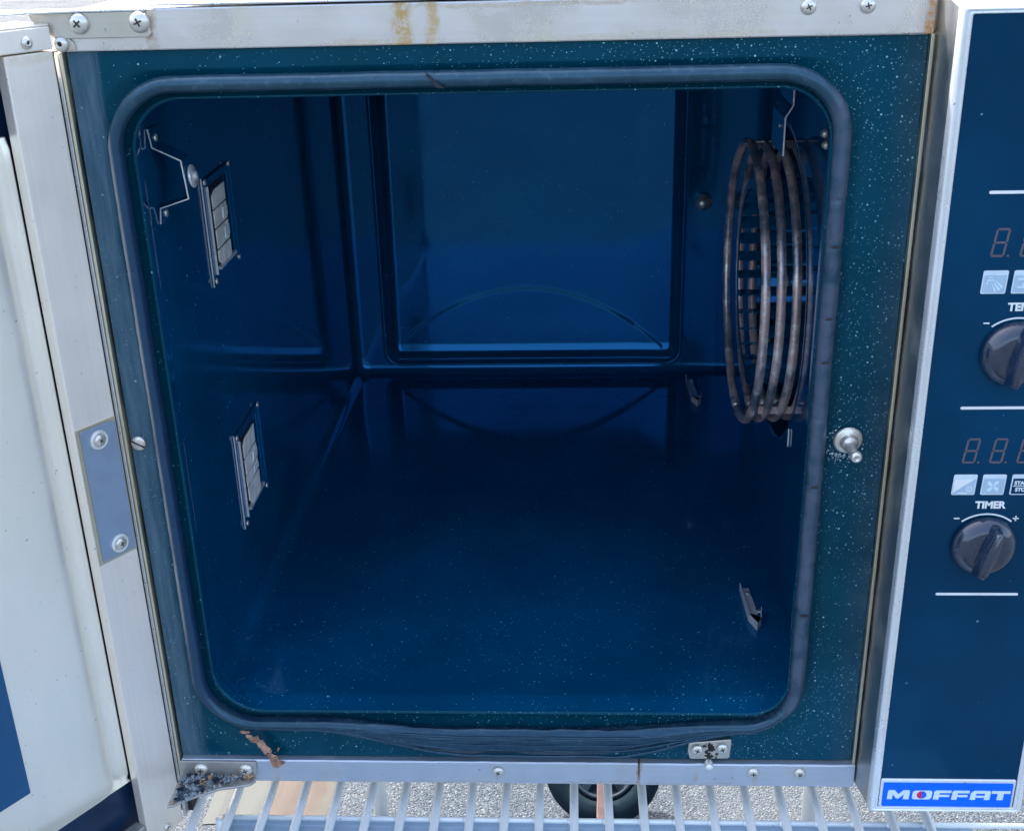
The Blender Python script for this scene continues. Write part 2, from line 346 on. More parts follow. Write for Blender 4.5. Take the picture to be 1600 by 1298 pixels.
# right wall with the round fan opening
CY,CZ,CR=.334,.350,.166
circ=[(CY+CR*math.cos(2*PI*k/64),CZ+CR*math.sin(2*PI*k/64)) for k in range(64)]
filled([(.0296,ZF),(DD,ZF),(DD,ZC),(.0296,ZC)],circ,lambda p:(XR,p[0],p[1]),'fan_wall','chamber_enamel',oven)
m=MB(); m.sm=True
cc=lambda r,x:[(x,CY+r*math.cos(2*PI*k/64),CZ+r*math.sin(2*PI*k/64)) for k in range(64)]
m.loft([cc(CR,XR-.0004),cc(CR-.003,XR-.001),cc(CR-.004,XR+.003),cc(CR-.004,.335),cc(CR-.012,.345),cc(.02,.345)],cap=False)
m.build('fan_recess','chamber_enamel',oven)
# back wall with pressed panel
def back_y(x,z):
    # signed distance inside rounded outline
    x0,x1,z0,z1,r=-.229,.222,.0655,.640,.022
    cx,cz=(x0+x1)/2,(z0+z1)/2; qx=abs(x-cx)-(x1-x0)/2+r; qz=abs(z-cz)-(z1-z0)/2+r
    d=-(math.hypot(max(qx,0),max(qz,0))+min(max(qx,qz),0)-r)
    lw=lambda a,b,v: min(1,max(0,(v-a)/(b-a)))
    zz=z-z0; xl_=x-x0; xr_=x1-x
    y=-.0025*ss(-.001,.001,d)*(1-ss(.002,.005,d))
    y+=.0075*lw(.0055,.0265,min(zz,.03) if d>0 else 0)*ss(.002,.006,d)     # sloping sill at the foot
    y+=.0075*ss(.008,.016,d)+.004*lw(.008,.020,xl_)*ss(.002,.006,d)
    y+=.0030*lw(.012,.070,xr_)*ss(.002,.006,d)+.022*max(0,z-.088)*lw(.012,.070,xr_)*ss(.004,.02,d)                            # wide flared right side
    za=.090+.092*(1-((x+.012)/.205)**2)
    if z<za+.01 and abs(x+.012)<.205: y-=.0008*ss(za+.002,za-.006,z)*ss(.012,.03,d)
    y+=.0007*math.sin(x*9+1)*math.sin(z*7)*ss(.03,.08,d)
    return DD+y
m=MB(); m.sm=True; NX,NZ=240,220; x0,x1,z0,z1=XL+.012,XR,ZF+.0121,ZC-.012
z0=ZF+.002
V=[]
for j in range(NZ+1):
    tz=j/NZ; z=z0+(z1-z0)*tz**1.35
    V.append([m.bm.verts.new((x0+(x1-x0)*i/NX,back_y(x0+(x1-x0)*i/NX,z)+.0002,z)) for i in range(NX+1)])
for j in range(NZ):
    for i in range(NX): m.face([V[j][i],V[j][i+1],V[j+1][i+1],V[j+1][i]])
m.build('back_wall','chamber_enamel',oven)
# outer casing of the oven (body round the chamber)
m=MB(); m.box((-.308,.004,.6360),(.312,.90,.6600)); m.box((-.3160,.004,-.024),(-.308,.90,.660)); m.box((-.308,.004,-.024),(.36,.90,-.010)); m.box((.350,.004,-.010),(.358,.90,.66)); m.box((-.308,.90,-.024),(.36,.908,.66))
m.build('outer_casing','housing_steel',oven,bevel=.001)
# rails --------------------------------------------------------
m=MB(); m.prism([(-.0035,.6345),(.0035,.6345),(.0035,.6635),(-.0035,.6635)],lambda p,t:(t,p[0],p[1]),-.312,.3115)
top=m.build('top_rail','rail_steel',oven,bevel=.0012)
for x in (.2232,.2638): screw('pan',(x,-.0036,.6545),F,top)
m=MB(); m.box((-.2415,-.0055,.6648),(.3115,.5,.6668)); m.build('top_cover','bezel_steel',oven,bevel=.0008)
def lowrail(x0,x1,dz=0):
    m=MB(); n=60
    P=[]
    for i in range(n+1):
        x=x0+(x1-x0)*i/n; w=.0005*noise.noise(Vector((x*60,3,1)))
        P.append([(x,-.0065,-.0245+dz+w*.4),(x,-.0065,-.0015+dz+w),(x,-.0055,-.0003+dz+w),(x,.0035,-.0003+dz+w),(x,.0035,-.0245+dz)])
    m.loft(P,cap=True); return m.build('bottom_rail','low_rail_steel',oven,bevel=.0004)
lr=lowrail(-.3085,.1160); lr2=lowrail(.1172,.3120,-.0004)
screw('pan',(-.0128,-.0066,-.0105),F,lr)
for x in (.2205,.2625): screw('pan',(x,-.0066,-.0092),F,lr2)
# side trims
m=MB(); m.box((-.3122,-.0062,-.0255),(-.3096,.004,.6345)); m.build('trim_strip','trim_steel',oven,bevel=.0004)
m=MB(); m.box((-.3162,-.0050,-.0700),(-.3132,.004,.6340)); m.build('trim_strip','bezel_steel',oven,bevel=.0006)
m=MB(); m.box((-.3360,.0042,-.0700),(-.3092,.030,.6345)); m.build('hinge_jamb','dark_gap',oven)
m=MB(); m.box((.3090,-.0060,.0000),(.3116,.004,.6350)); m.build('trim_strip','trim_steel',oven,bevel=.0006)
# gasket -------------------------------------------------------
base=rrect(-.2805,.2532,.0420,.6110,[.052,.045,.047,.050],26)
# resample evenly
def resample(L,n):
    S=[0]
    for a,b in zip(L,L[1:]+L[:1]): S.append(S[-1]+math.dist(a,b))
    T=S[-1]; out=[]; j=0; LL=L+L[:1]
    for i in range(n):
        s=T*i/n
        while S[j+1]<s: j+=1
        f=(s-S[j])/max(1e-9,S[j+1]-S[j]); out.append((LL[j][0]+(LL[j+1][0]-LL[j][0])*f,LL[j][1]+(LL[j+1][1]-LL[j][1])*f))
    return out
NP=1500; G=resample(base,NP); m=MB(); m.sm=True; rings=[]; K=22
cuts=[(.2530,.4848),(.2530,.4285),(.2530,.393),(.2530,.2853),(.2530,.1634),(.2530,.52),(-.2795,.4718),(-.0390,.6110),(.2530,.345),(.2530,.21)]
for i,(x,z) in enumerate(G):
    a=G[i-2]; b=G[(i+2)%NP]; tx,tz=b[0]-a[0],b[1]-a[1]; l=math.hypot(tx,tz); nx,nz=tz/l,-tx/l   # outward normal
    low=ss(.12,.045,z)*ss(-.175,-.06,x)*ss(.205,.07,x)      # worn, sagging run at the bottom
    left=ss(-.262,-.274,x)*ss(.06,.2,z); right=ss(.235,.248,x)
    hw=.0062+.0062*low+.0003*right-.0008*left-.0010*ss(.1,.05,z)*(1-low); hd=.0075
    nn=noise.noise(Vector((x*30,z*30,0)))*.0004+noise.noise(Vector((x*110,z*110,4)))*.00012*(1+left+3*low)
    sx=-.0165*low*nz*-1 if False else 0
    cz=z-.017*low; cx=x+ nn
    cut=1
    for (ux,uz) in cuts:
        d=math.dist((x,z),(ux,uz)); 
        if d<.0016: cut=min(cut,.93)
    ring=[]
    for k in range(K):
        th=2*PI*k/K; rid=1+low*(.14*math.sin(7*th+9*x+2*noise.noise(Vector((x*8,0,7))))+.10*noise.noise(Vector((x*50,th*2,2))))+.035*right*math.sin(5*th)
        rn=hw*math.cos(th)*rid*cut; rd=hd*math.sin(th)*rid*cut
        ring.append((cx+nx*rn,-.0065-rd*1.0,cz+nz*rn+nn))
    rings.append(ring)
rings.append(rings[0]); m.loft(rings); bmesh.ops.remove_doubles(m.bm,verts=m.bm.verts,dist=1e-6)
gk=m.build('door_gasket','gasket_rubber',oven)
# torn flap at the top middle and slits
m=MB(); m.prism([(-.0455,.6165),(-.0420,.6140),(-.0325,.6055),(-.0385,.6062)],XZ,-.0158,-.0120); m.build('tear','dark_gap',gk)
for (ux,uz) in cuts[:5]:
    m=MB(); w_=random.uniform(.003,.0052); m.prism([(ux-w_,uz-.0004),(ux+w_*.2,uz-.0007),(ux+w_,uz+.0002),(ux,uz+.0008)],XZ,-.0152,-.0138); m.build('slit','dark_slot',gk)
# thin loose seal lips at the bottom edge
for dz,amp,hh in ((.0075,.0185,.0012),(.0045,.0200,.0007),(-.0075,.0255,.0013),(.001,.0215,.0008),(-.0035,.0225,.0010)):
    P=[]
    for i in range(160):
        x=-.235+.455*i/159; low=ss(-.19,-.03,x)*ss(.215,.09,x)
        P.append((x,-.0125-.001*low+.0007*noise.noise(Vector((x*40,dz*99,1))),.040+dz*low-amp*low*.78+.0006*noise.noise(Vector((x*60,3,dz*50)))))
    m=MB(); m.sm=True; m.tube(P,hh,6); m.build('seal_lip','gasket_rubber',gk)
# face fittings --------------------------------------------------
screw('slot',(-.3018,-.0002,.3215),F,face,1.0,rot=-.5)
# door catch ball stud on the right
ct=MB(); ct.sm=True
ct.lathe([(.0118,0),(.0120,.0012),(.0105,.0026),(.0078,.0030),(.0070,.0036),(.0068,.0075),(.0058,.0090),(.0045,.0100),(.0040,.0130),(.0030,.0170),(.0028,.0205),(.0036,.0225),(.0047,.0250),(.0047,.0275),(.0036,.0298),(.0020,.0300),(.0018,.0292),(0,.0292)],(.2790,-.0002,.3215),(.05,-1,-.10),30)
cs=ct.build('catch_stud','screw_steel',oven)
m=MB(); 
for k in range(90):
    a=random.gauss(-2.2,.7); r=.0118+abs(random.gauss(0,.0035)); 
    x=.2790+r*math.cos(a)-.0025*(math.sin(a)<0); z=.3215+r*math.sin(a)-.004*(math.sin(a)<-.3)*random.random(); s_=random.uniform(.0002,.00065)
    m.hexa([(x-s_,-.0001,z-s_),(x+s_,-.0001,z-s_*.6),(x+s_*.7,-.0001,z+s_),(x-s_,-.0001,z+s_*.8),(x-s_*.5,-.0005,z-s_*.5),(x+s_*.5,-.0005,z-s_*.3),(x+s_*.3,-.0005,z+s_*.5),(x-s_*.4,-.0005,z+s_*.4)])
sc_=m.build('lime_scale','scale_white',cs); sc_['kind']='stuff'
# catch plate bottom right
m=MB(); a_=.07
P=[(.1605,.0125),(.1610,.0225),(.1990,.0268),(.1996,.0215),(.1984,.0068),(.1970,.0050),(.1640,.0042),(.1622,.0055)]
m.prism(P,XZ,-.0055,-.0002); cp=m.build('catch_plate','bracket_steel',oven,bevel=.0008)
for x,z in ((.1690,.0158),(.1915,.0175)): screw('pan',(x,-.0057,z),F,cp,1.0)
m=MB(); m.sm=True; m.lathe([(.0036,0),(.0040,.002),(.0038,.008),(.0028,.0095),(0,.0098)],(.1795,-.0050,.0012),(0,-1,0),20); m.build('catch_pin','clip_steel',cp)
m=MB()
for k in range(50):
    x=random.gauss(.1802,.0026); z=random.uniform(.0062,.0225); s_=random.uniform(.0005,.0015)
    m.hexa([(x-s_,-.0054,z-s_),(x+s_,-.0054,z-s_),(x+s_,-.0054,z+s_),(x-s_,-.0054,z+s_),(x-s_*.4,-.0064,z-s_*.4),(x+s_*.4,-.0064,z-s_*.5),(x+s_*.5,-.0064,z+s_*.4),(x-s_*.4,-.0064,z+s_*.5)])
gr=m.build('grease','dark_slot',cp); gr['kind']='stuff'
# upper hinge ----------------------------------------------------
m=MB(); m.prism([(-.3260,.6540),(-.3120,.6440),(-.2440,.6440),(-.2420,.6462),(-.2455,.6618),(-.3300,.6618)],XZ,-.0068,-.0036)
uh=m.build('upper_hinge','bracket_steel',oven,bevel=.0006)
for x in (-.2932,-.2492): screw('pan',(x,-.0069,.6545),F,uh,1.35)
m=MB(); m.prism([(-.3125,.6445),(-.3030,.6443),(-.3000,.6415),(-.2988,.6362),(-.3125,.6362)],XZ,-.0062,-.0037); m.build('hinge_ear','bracket_steel',uh,bevel=.0004)
screw('pop',(-.3090,-.0063,.6405),F,uh,1.2)
m=MB(); m.prism([(-.2440,.004),(-.2440,-.0075),(-.290,-.0085),(-.325,-.018),(-.350,-.045),(-.385,-.080),(-.40,-.06),(-.36,.004)],lambda p,t:(p[0],p[1],t),.6620,.6638)
m.build('hinge_leaf','bezel_steel',uh,bevel=.0005)
# lower hinge ----------------------------------------------------
m=MB(); m.prism([(-.3100,-.0170),(-.2380,-.0170),(-.2372,-.0020),(-.2390,-.0003),(-.3100,-.0003)],XZ,-.0092,-.0066)
m.prism([(-.3110,-.0092),(-.2385,-.0092),(-.2385,-.0150),(-.2430,-.0200),(-.2530,-.0225),(-.2690,-.0260),(-.2860,-.0350),(-.2990,-.0430),(-.3055,-.0490),(-.3110,-.0500)],lambda p,t:(p[0],p[1],t),-.0200,-.0175)
lh=m.build('lower_hinge','hinge_steel',oven,bevel=.0006)
for x in (-.2895,-.2475): screw('pan',(x,-.0093,-.0085),F,lh,1.15)
# ------------------------------------------------------------ door, opened past a right angle
A34=R(34); H0=Vector((-.3145,-.0095,0)); UD=Vector((-math.sin(A34),-math.cos(A34),0)); ND=Vector((math.cos(A34),-math.sin(A34),0))
def D(u,v,z): return H0+UD*u+ND*v+Vector((0,0,z))
def dbox(m,u0,u1,v0,v1,z0,z1): m.hexa([D(u0,v0,z0),D(u1,v0,z0),D(u1,v1,z0),D(u0,v1,z0),D(u0,v0,z1),D(u1,v0,z1),D(u1,v1,z1),D(u0,v1,z1)])
m=MB(); dbox(m,0,.62,-.050,-.040,-.0705,.652); dbox(m,-.0005,.0015,-.040,-.0125,-.0705,.652); dbox(m,.6185,.6205,-.040,-.0125,-.0705,.652)
door=m.build('door','housing_steel',oven,bevel=.0008)
for (a,b) in ((.0,.0395),(.5805,.620)):
    m=MB(); dbox(m,a,b,-.012,0,-.0705,.6365); m.build('frame_strip','door_steel',door,bevel=.0012)
m=MB(); dbox(m,.0005,.6195,-.038,.0012,.6375,.6535); dbox(m,.0003,.6197,-.0385,.0006,.6536,.6552); cap=m.build('top_cap','door_steel',door,bevel=.0014,seg=3)
m=MB(); dbox(m,.0405,.5795,-.013,-.001,-.0705,-.048); m.build('bottom_strip','hinge_steel',door,bevel=.001)
m=MB(); dbox(m,.0015,.6185,-.0398,-.0225,-.0700,.636); m.build('channel_back','channel_blue',door)
# inner liner sheet with rolled edges
pr=[(.0398,-.0220),(.0398,-.0130),(.0418,-.0115),(.0440,-.0135),(.0465,-.0135),(.0490,-.0125),(.0515,-.0135),(.0540,-.0155),(.0570,-.0125),(.0600,-.0085),(.0640,-.0068),(.070,-.0062),(.0800,-.0060)]
full=pr+[(.30,-.0058),(.54,-.0060)]+[(.62-u,v) for u,v in pr[::-1]]
m=MB(); m.sm=True; rings=[]
zs=[.0005,.0012,.0035,.008]+[.02+.54*i/40 for i in range(41)]+[.572,.577,.5795,.580]
for z in zs:
    e=.0035*(1-ss(0,.009,z-.0005))+.0035*(1-ss(0,.009,.580-z))
    rings.append([D(u,max(-.0220,v-e*ss(-.03,-.006,v)+.0006*noise.noise(Vector((u*14,z*9,2)))*ss(.06,.09,u)),z) for u,v in full])
m.loft(rings,closed=False)
m.face(m.pts([D(u,-.0216,.0005) for u in (.0402,.5798)]+[D(.5798,-.0105,.0004),D(.0402,-.0105,.0004)]))
sh=m.build('inner_sheet','sheet_steel',door)
m=MB(); m.prism(rrect(.1355,.4845,.057,.523,.001,2),lambda p,t:D(p[0],t,p[1]),-.0085,-.0042); m.build('window','window_blue',door)
# sealing strip scraps in the groove
for (z0_,z1_) in ((.395,.44),(.30,.335),(.215,.25),(.15,.19),(.07,.115),(.02,.045)):
    P=[D(.0412+.0006*noise.noise(Vector((z*70,1,0))),-.0130,z) for z in [z0_+(z1_-z0_)*i/14 for i in range(15)]]
    m=MB(); m.tube(P,.0008,5,rfn=lambda i:.0003+.0008*abs(noise.noise(Vector((i*.9,z0_*30,0))))); m.build('sealant','dark_slot',door)
# striker plate
m=MB(); m.prism([(.0018,.2300),(.0345,.2300),(.0350,.3440),(.0350,.3480),(.0060,.3480),(.0018,.3460)],lambda p,t:D(p[0],t,p[1]),.0006,.0016); stp=m.build('striker_plate','striker_paint',door,bevel=.0003)
m=MB(); m.prism([(.0005,.2275),(.0385,.2275),(.0385,.3505),(.0005,.3505)],lambda p,t:D(p[0],t,p[1]),-.0004,.0005); m.build('striker_surround','trim_steel',door,bevel=.0002)
screw('washer',D(.0195,.0016,.3365),ND,door,.98); screw('washer',D(.0170,.0016,.2405),ND,door,.98)
screw('pop',D(.0205,.0014,.6440),ND,door,.9); screw('pop',D(.0185,.0002,-.0640),ND,door,.8)
# ------------------------------------------------------------ control housing
PX0,PX1,PZ0,PZ1,PY=.3125,.4420,-.0060,.6570,-.060
hs=MB()
hs.hexa([(PX0+.0006,PY+.004,PZ0+.001),(PX1-.0006,PY+.004,PZ0+.001),(PX1-.0006,.20,-.0255),(PX0+.0006,.0040,-.0245),(PX0+.0006,PY+.004,PZ1-.001),(PX1-.0006,PY+.004,PZ1-.001),(PX1-.0006,.20,.665),(PX0+.0006,.0040,.665)])
hous=hs.build('control_housing','housing_steel',oven,bevel=.001)
m=MB(); m.sm=True; rings=[]
for ins,y in ((0,PY+.010),(0,PY+.003),(.0006,PY+.0008),(.0018,PY),(.0032,PY+.0004),(.0044,PY+.0016),(.0052,PY+.0010),(.0066,PY+.0008),(.0074,PY+.0022),(.0074,PY+.005)):
    rings.append([(p[0],y,p[1]) for p in rrect(PX0+ins,PX1-ins,PZ0+ins*.6,PZ1-ins*.6,.0012,3)])
m.loft(rings); m.build('bezel','bezel_steel',hous)
m=MB(); m.box((PX0+.006,PY+.0022,PZ0+.003),(PX1-.006,PY+.0045,PZ1-.003)); m.build('fascia','fascia_glass',hous)
FY=PY+.0022        # fascia surface
def flat(name,polys,mat,y0=0,th=.0003,parent=None):
    m=MB()
    for P in polys: m.prism(P,XZ,FY-th-y0,FY-y0-.00002)
    return m.build(name,mat,parent or hous)
R4=lambda x0,x1,z0,z1:[(x0,z0),(x1,z0),(x1,z1),(x0,z1)]
for z in (.5350,.3735,.2128): flat('divider_line',[rrect(.3452,.4095,z-.0011,z+.0011,.001,3)],'print_white')
def shear(P,z0,k=.13): return [(x+(z-z0)*k,z) for x,z in P]
def digit(x,z,h=.0208,wd=.0100,s=.0016):
    L=[R4(x,x+s,z+.0012,z+h/2-.0006),R4(x,x+s,z+h/2+.0006,z+h-.0012),R4(x+wd-s,x+wd,z+.0012,z+h/2-.0006),R4(x+wd-s,x+wd,z+h/2+.0006,z+h-.0012),
       R4(x+.001,x+wd-.001,z,z+s),R4(x+.001,x+wd-.001,z+h/2-s/2,z+h/2+s/2),R4(x+.001,x+wd-.001,z+h-s,z+h)]
    L=[shear(P,z) for P in L]; L.append(rrect(x+wd+.0018,x+wd+.0034,z,z+.0016,.0007,3)); return L
for zz,x0_ in ((.3280,.3512),(.4890,.3512)):
    m=MB(); m.box((.3470,FY-.0002,zz-.006),(.4110,FY-.00002,zz+.027)); m.build('display_window','fascia_glass',hous)
    for k in range(3): flat('digit',digit(x0_+.0202*k,zz),'digit_grey',y0=.0002,th=.0002)
def text_polys(name,txt,x,z,size,mat,sx=1.0,off=0.0,y0=.0,align='CENTER'):
    cu=bpy.data.curves.new(name,'FONT'); cu.body=txt; cu.size=size; cu.extrude=.00015; cu.offset=off; cu.align_x=align; cu.resolution_u=3
    o=bpy.data.objects.new(name,cu); C.objects.link(o)
    dg=bpy.context.evaluated_depsgraph_get(); me=bpy.data.meshes.new_from_object(o.evaluated_get(dg))
    bpy.data.objects.remove(o)
    me.materials.clear(); me.materials.append(MT[mat])
    me.transform(Matrix.Translation((x,FY-.0002-y0,z))@Matrix.Rotation(PI/2,4,'X')@Matrix.Diagonal((sx,1,1,1)))
    ob=bpy.data.objects.new(name,me); C.objects.link(ob); setp(ob,hous); return ob
text_polys('timer_lettering','TIMER',.3775,.2898,.0082,'print_white',1.0,.00035)
text_polys('temp_lettering','TEMP',.3790,.4492,.0082,'print_white',1.0,.00035)
def button(x0,z0,kind):
    x1,z1=x0+.0176,z0+.0172; P=shear(rrect(x0,x1,z0,z1,.0012,4),z0,.04)
    m=MB(); m.prism(P,XZ,FY-.0007,FY-.00002); b=m.build('button','print_pale',hous,bevel=.0002)
    cx,cz=(x0+x1)/2,z0+.0075
    m=MB(); m.prism(shear(rrect(x0+.001,x1-.001,z0+.001,z1-.0033,.0006,3),z0,.04),XZ,FY-.0009,FY-.0007)
    icons=[]
    if kind=='fan':
        m.build('button_field','print_lite',hous)
        for a in (R(40),R(130),R(220),R(310)):
            d=(math.cos(a),math.sin(a)); e=(-d[1],d[0])
            icons.append([(cx+d[0]*.0006-e[0]*.0005,cz+d[1]*.0006-e[1]*.0005),(cx+d[0]*.0050-e[0]*.0006,cz+d[1]*.0050-e[1]*.0006),(cx+d[0]*.0056+e[0]*.0008,cz+d[1]*.0056+e[1]*.0008),(cx+d[0]*.0042+e[0]*.0022,cz+d[1]*.0042+e[1]*.0022),(cx+d[0]*.0012+e[0]*.0011,cz+d[1]*.0012+e[1]*.0011)])
    elif kind=='split':
        m.build('button_field','print_lite',hous)
        icons.append([(x0+.0012,z0+.0022),(x1-.0012,z1-.0036),(x0+.0014,z1-.0036)])
        c=(cx+.0040,cz-.0022); 
        for k in range(14):
            if k in (3,): continue
            a,b=2*PI*k/14,2*PI*(k+1)/14; icons.append([(c[0]+q*math.cos(w_),c[1]+q*math.sin(w_)) for q,w_ in ((.0017,a),(.0023,a),(.0023,b),(.0017,b))])
        icons.append(R4(c[0]-.0002,c[0]+.0002,c[1],c[1]+.0016)); icons.append(R4(cx-.004,cx+.003,z0+.0014,z0+.0020))
    elif kind=='tap':
        m.build('button_field','print_lite',hous)
        icons+= [R4(cx-.0052,cx-.0008,cz+.0022,cz+.0032),R4(cx-.0036,cx-.0028,cz+.0030,cz+.0048),R4(cx-.0052,cx-.0044,cz-.0006,cz+.0024),R4(cx-.0046,cx-.0014,cz+.0046,cz+.0052),
                 [(cx-.0014,cz+.0026),(cx+.0050,cz-.0040),(cx+.0034,cz-.0052)],[(cx-.0004,cz+.0034),(cx+.0064,cz-.0018),(cx+.0056,cz-.0034)],[(cx-.0022,cz+.0018),(cx+.0022,cz-.0056),(cx+.0008,cz-.0058)]]
    elif kind=='bars':
        m.build('button_field','print_lite',hous)
        icons+=[R4(cx-.005,cx+.005,cz+.0028,cz+.0040),R4(cx-.005,cx+.005,cz-.0032,cz-.0020),[(cx-.002,cz-.0016),(cx+.002,cz-.0016),(cx,cz+.0022)]]
    else:
        m.build('button_field','fascia_glass',hous)
        icons.append(R4(x0+.002,x1-.002,cz-.0002,cz+.0005))
    flat('icon',icons,'badge_white' if kind!='split' else 'print_white',y0=.0009,th=.0002)
    if kind=='start':
        text_polys('start_lettering','START',cx,cz+.0014,.0042,'badge_white',1,.0002,.0009); text_polys('stop_lettering','STOP',cx,cz-.0042,.0042,'badge_white',1,.0002,.0009)
button(.3466,.3014,'split'); button(.3684,.3014,'fan'); button(.3902,.3014,'start')
button(.3480,.4620,'tap'); button(.3694,.4620,'bars'); button(.3908,.4620,'bars')
def knob(x,z,rot):
    c=(x,z-.002)
    arcs=[]
    for k in range(18):
        a,b=R(128-76*k/18),R(128-76*(k+1)/18); arcs.append([(x+q*math.cos(w_),z-.0035+q*math.sin(w_)) for q,w_ in ((.0300,a),(.0312,a),(.0312,b),(.0300,b))])
    arcs.append(R4(x-.0250,x-.0208,z+.0228,z+.0238))
    arcs+= [R4(x+.0196,x+.0240,z+.0228,z+.0238),R4(x+.0213,x+.0223,z+.0211,z+.0255)]
    flat('dial_scale',arcs,'print_white')
    m=MB(); m.sm=True; O=Vector((x,FY-.0004,z))
    m.lathe([(.0250,0),(.0250,.003),(.0244,.0045),(.0226,.0072),(.0200,.0100),(.0178,.0116),(.0150,.0122),(.0,.0124)],O,(0,-1,0),44)
    # scooped sides and the raised finger blade
    ca,sa=math.cos(rot),math.sin(rot)
    def kp(a,b,h): return (x+a*ca-b*sa,FY-.0004-h,z+a*sa+b*ca)
    rings=[]
    for h,s_,w_ in ((.006,1.0,.0092),(.012,.98,.0078),(.0170,.94,.0055),(.0205,.88,.0046),(.0220,.80,.0036)):
        L=[]
        for k in range(28):
            a=2*PI*k/28; bl=.0225*s_*math.sin(a); wd=w_*math.copysign(abs(math.cos(a))**.7,math.cos(a)); L.append(kp(wd,bl,h))
        rings.append(L)
    m.loft(rings,cap=True)
    kn=m.build('knob','knob_black',hous)
    m=MB(); m.sm=True; m.lathe([(.0019,0),(.0017,.0008),(0,.0010)],Vector((x+.0045,FY-.0078,z+.0195)),(.15,-.7,.7),12); m.build('knob_dot','print_white',hous)
knob(.3765,.2575,R(-14)); knob(.3785,.4165,R(-10))
# badge
m=MB(); m.prism(rrect(.3200,.4335,-.0010,.0295,.0020,4),XZ,FY-.0022,FY-.00002); m.build('badge','bezel_steel',hous,bevel=.0010)
m=MB(); m.prism(rrect(.3222,.4313,.0008,.0262,.0015,4),XZ,FY-.0026,FY-.0021); m.build('badge_field','badge_blue',hous)
def L(polys,mat='badge_white',y0=.0026): 
    return flat('badge_letter',polys,mat,y0=y0,th=.0003)
z0,z1=.0088,.0184; hN=z1-z0
def sh(P): return [(x+(z-z0)*.06,z) for x,z in P]
x=.3262
L([sh([(x,z0),(x+.0042,z0),(x+.0044,z0+.0052),(x+.0075,z0+.0008),(x+.0098,z0+.0008),(x+.0136,z0+.0052),(x+.0136,z0),(x+.0184,z0),(x+.0184,z1-.0008),(x+.0176,z1),(x+.0128,z1),(x+.0090,z0+.0052),(x+.0054,z1),(x+.0008,z1),(x,z1-.0008)])])
x=.3470; cx,cz=x+.0082,(z0+z1)/2
o_=sh(rrect(x,x+.0166,z0,z1,.0026,5)); m=MB()
vo=m.pts([(p[0],FY-.0029,p[1]) for p in o_]); vi=m.pts([(cx+.0042*math.cos(2*PI*k/28),FY-.0029,cz+.0040*math.sin(2*PI*k/28)) for k in range(28)])
E_=[m.bm.edges.new((v[i],v[(i+1)%len(v)])) for v in (vo,vi) for i in range(len(v))]; bmesh.ops.triangle_fill(m.bm,edges=E_,use_beauty=True); m.build('badge_letter','badge_white',hous)
half=[(cx+.0040*math.cos(R(90+180*k/14)),cz+.0038*math.sin(R(90+180*k/14))) for k in range(15)]; L([half],'badge_red')
for x in (.3652,.3806):
    L([sh([(x,z0),(x+.0046,z0),(x+.0046,z0+.0028),(x+.0132,z0+.0028),(x+.0132,z0+.0050),(x+.0046,z0+.0050),(x+.0046,z1-.0026),(x+.0143,z1-.0026),(x+.0143,z1),(x+.0014,z1),(x,z1-.0012)])])
x=.3962
L([sh([(x,z0),(x+.0046,z0),(x+.0046,z0+.0024),(x+.0120,z0+.0024),(x+.0120,z0),(x+.0166,z0),(x+.0166,z0+.0044),(x,z0+.0044)]),sh([(x,z0+.0044),(x+.0046,z0+.0044),(x+.0046,z1-.0028),(x,z1-.0028)]),sh([(x+.0120,z0+.0044),(x+.0166,z0+.0044),(x+.0166,z1-.0028),(x+.0120,z1-.0028)]),sh([(x,z1-.0028),(x+.0166,z1-.0028),(x+.0166,z1-.001),(x+.0158,z1),(x+.0024,z1)])])
x=.4136
L([sh([(x,z1-.0028),(x+.0052,z1-.0028),(x+.0052,z0),(x+.0104,z0),(x+.0104,z1-.0028),(x+.0156,z1-.0028),(x+.0156,z1),(x,z1)])])
# ------------------------------------------------------------ heating coil
coil=empty('heating_coil',(.26,CY,CZ-.14),oven)
def coilring(x,r,start,end,n=110,tr=.0046):
    P=[]
    for i in range(n+1):
        a=start+(end-start)*i/n; w_=.0012*noise.noise(Vector((a*1.5,x*90,0))); P.append((x+w_*.5,CY+(r+w_)*math.cos(a),CZ+(r+w_)*math.sin(a)))
    m=MB(); m.sm=True; m.tube(P,tr,10,rfn=lambda i:tr*(1+.07*noise.noise(Vector((i*.5,x*50,1))))); return m.build('coil_ring','coil_metal',coil)
for k in range(4): coilring(.2385+.0147*k,.1440-.0008*k,R(-88),R(270))
# hairpin bends at the bottom linking neighbouring turns
for k in range(4):
    x=.2385+.0147*k; P=[]
    for i in range(15):
        a=PI*i/14; P.append((x+.0070-.0070*math.cos(a),CY-.006+.005*i/14,CZ-.1440-.0070*math.sin(a)))
    m=MB(); m.sm=True; m.tube(P,.0046,10); m.build('coil_bend','coil_metal',coil)
m=MB(); m.box((.2450,CY-.098,CZ-.1085),(.2860,CY-.096,CZ-.1005)); m.build('coil_clamp','coil_metal',coil,bevel=.0004)
m=MB(); m.sm=True; m.lathe([(.0030,0),(.0030,.010),(.002,.011),(0,.011)],(.2830,CY-.098,CZ-.106),(-.3,-1,0),14); m.build('clamp_pin','clip_steel',coil)
m=MB(); m.sm=True; m.tube([(.2340,CY+.01,CZ+.1360),(.2335,CY+.006,CZ+.1440),(.2370,CY,CZ+.1465),(.260,CY,CZ+.1465),(.2860,CY,CZ+.1465)],.0011,7); m.build('coil_tie','coil_metal',coil)
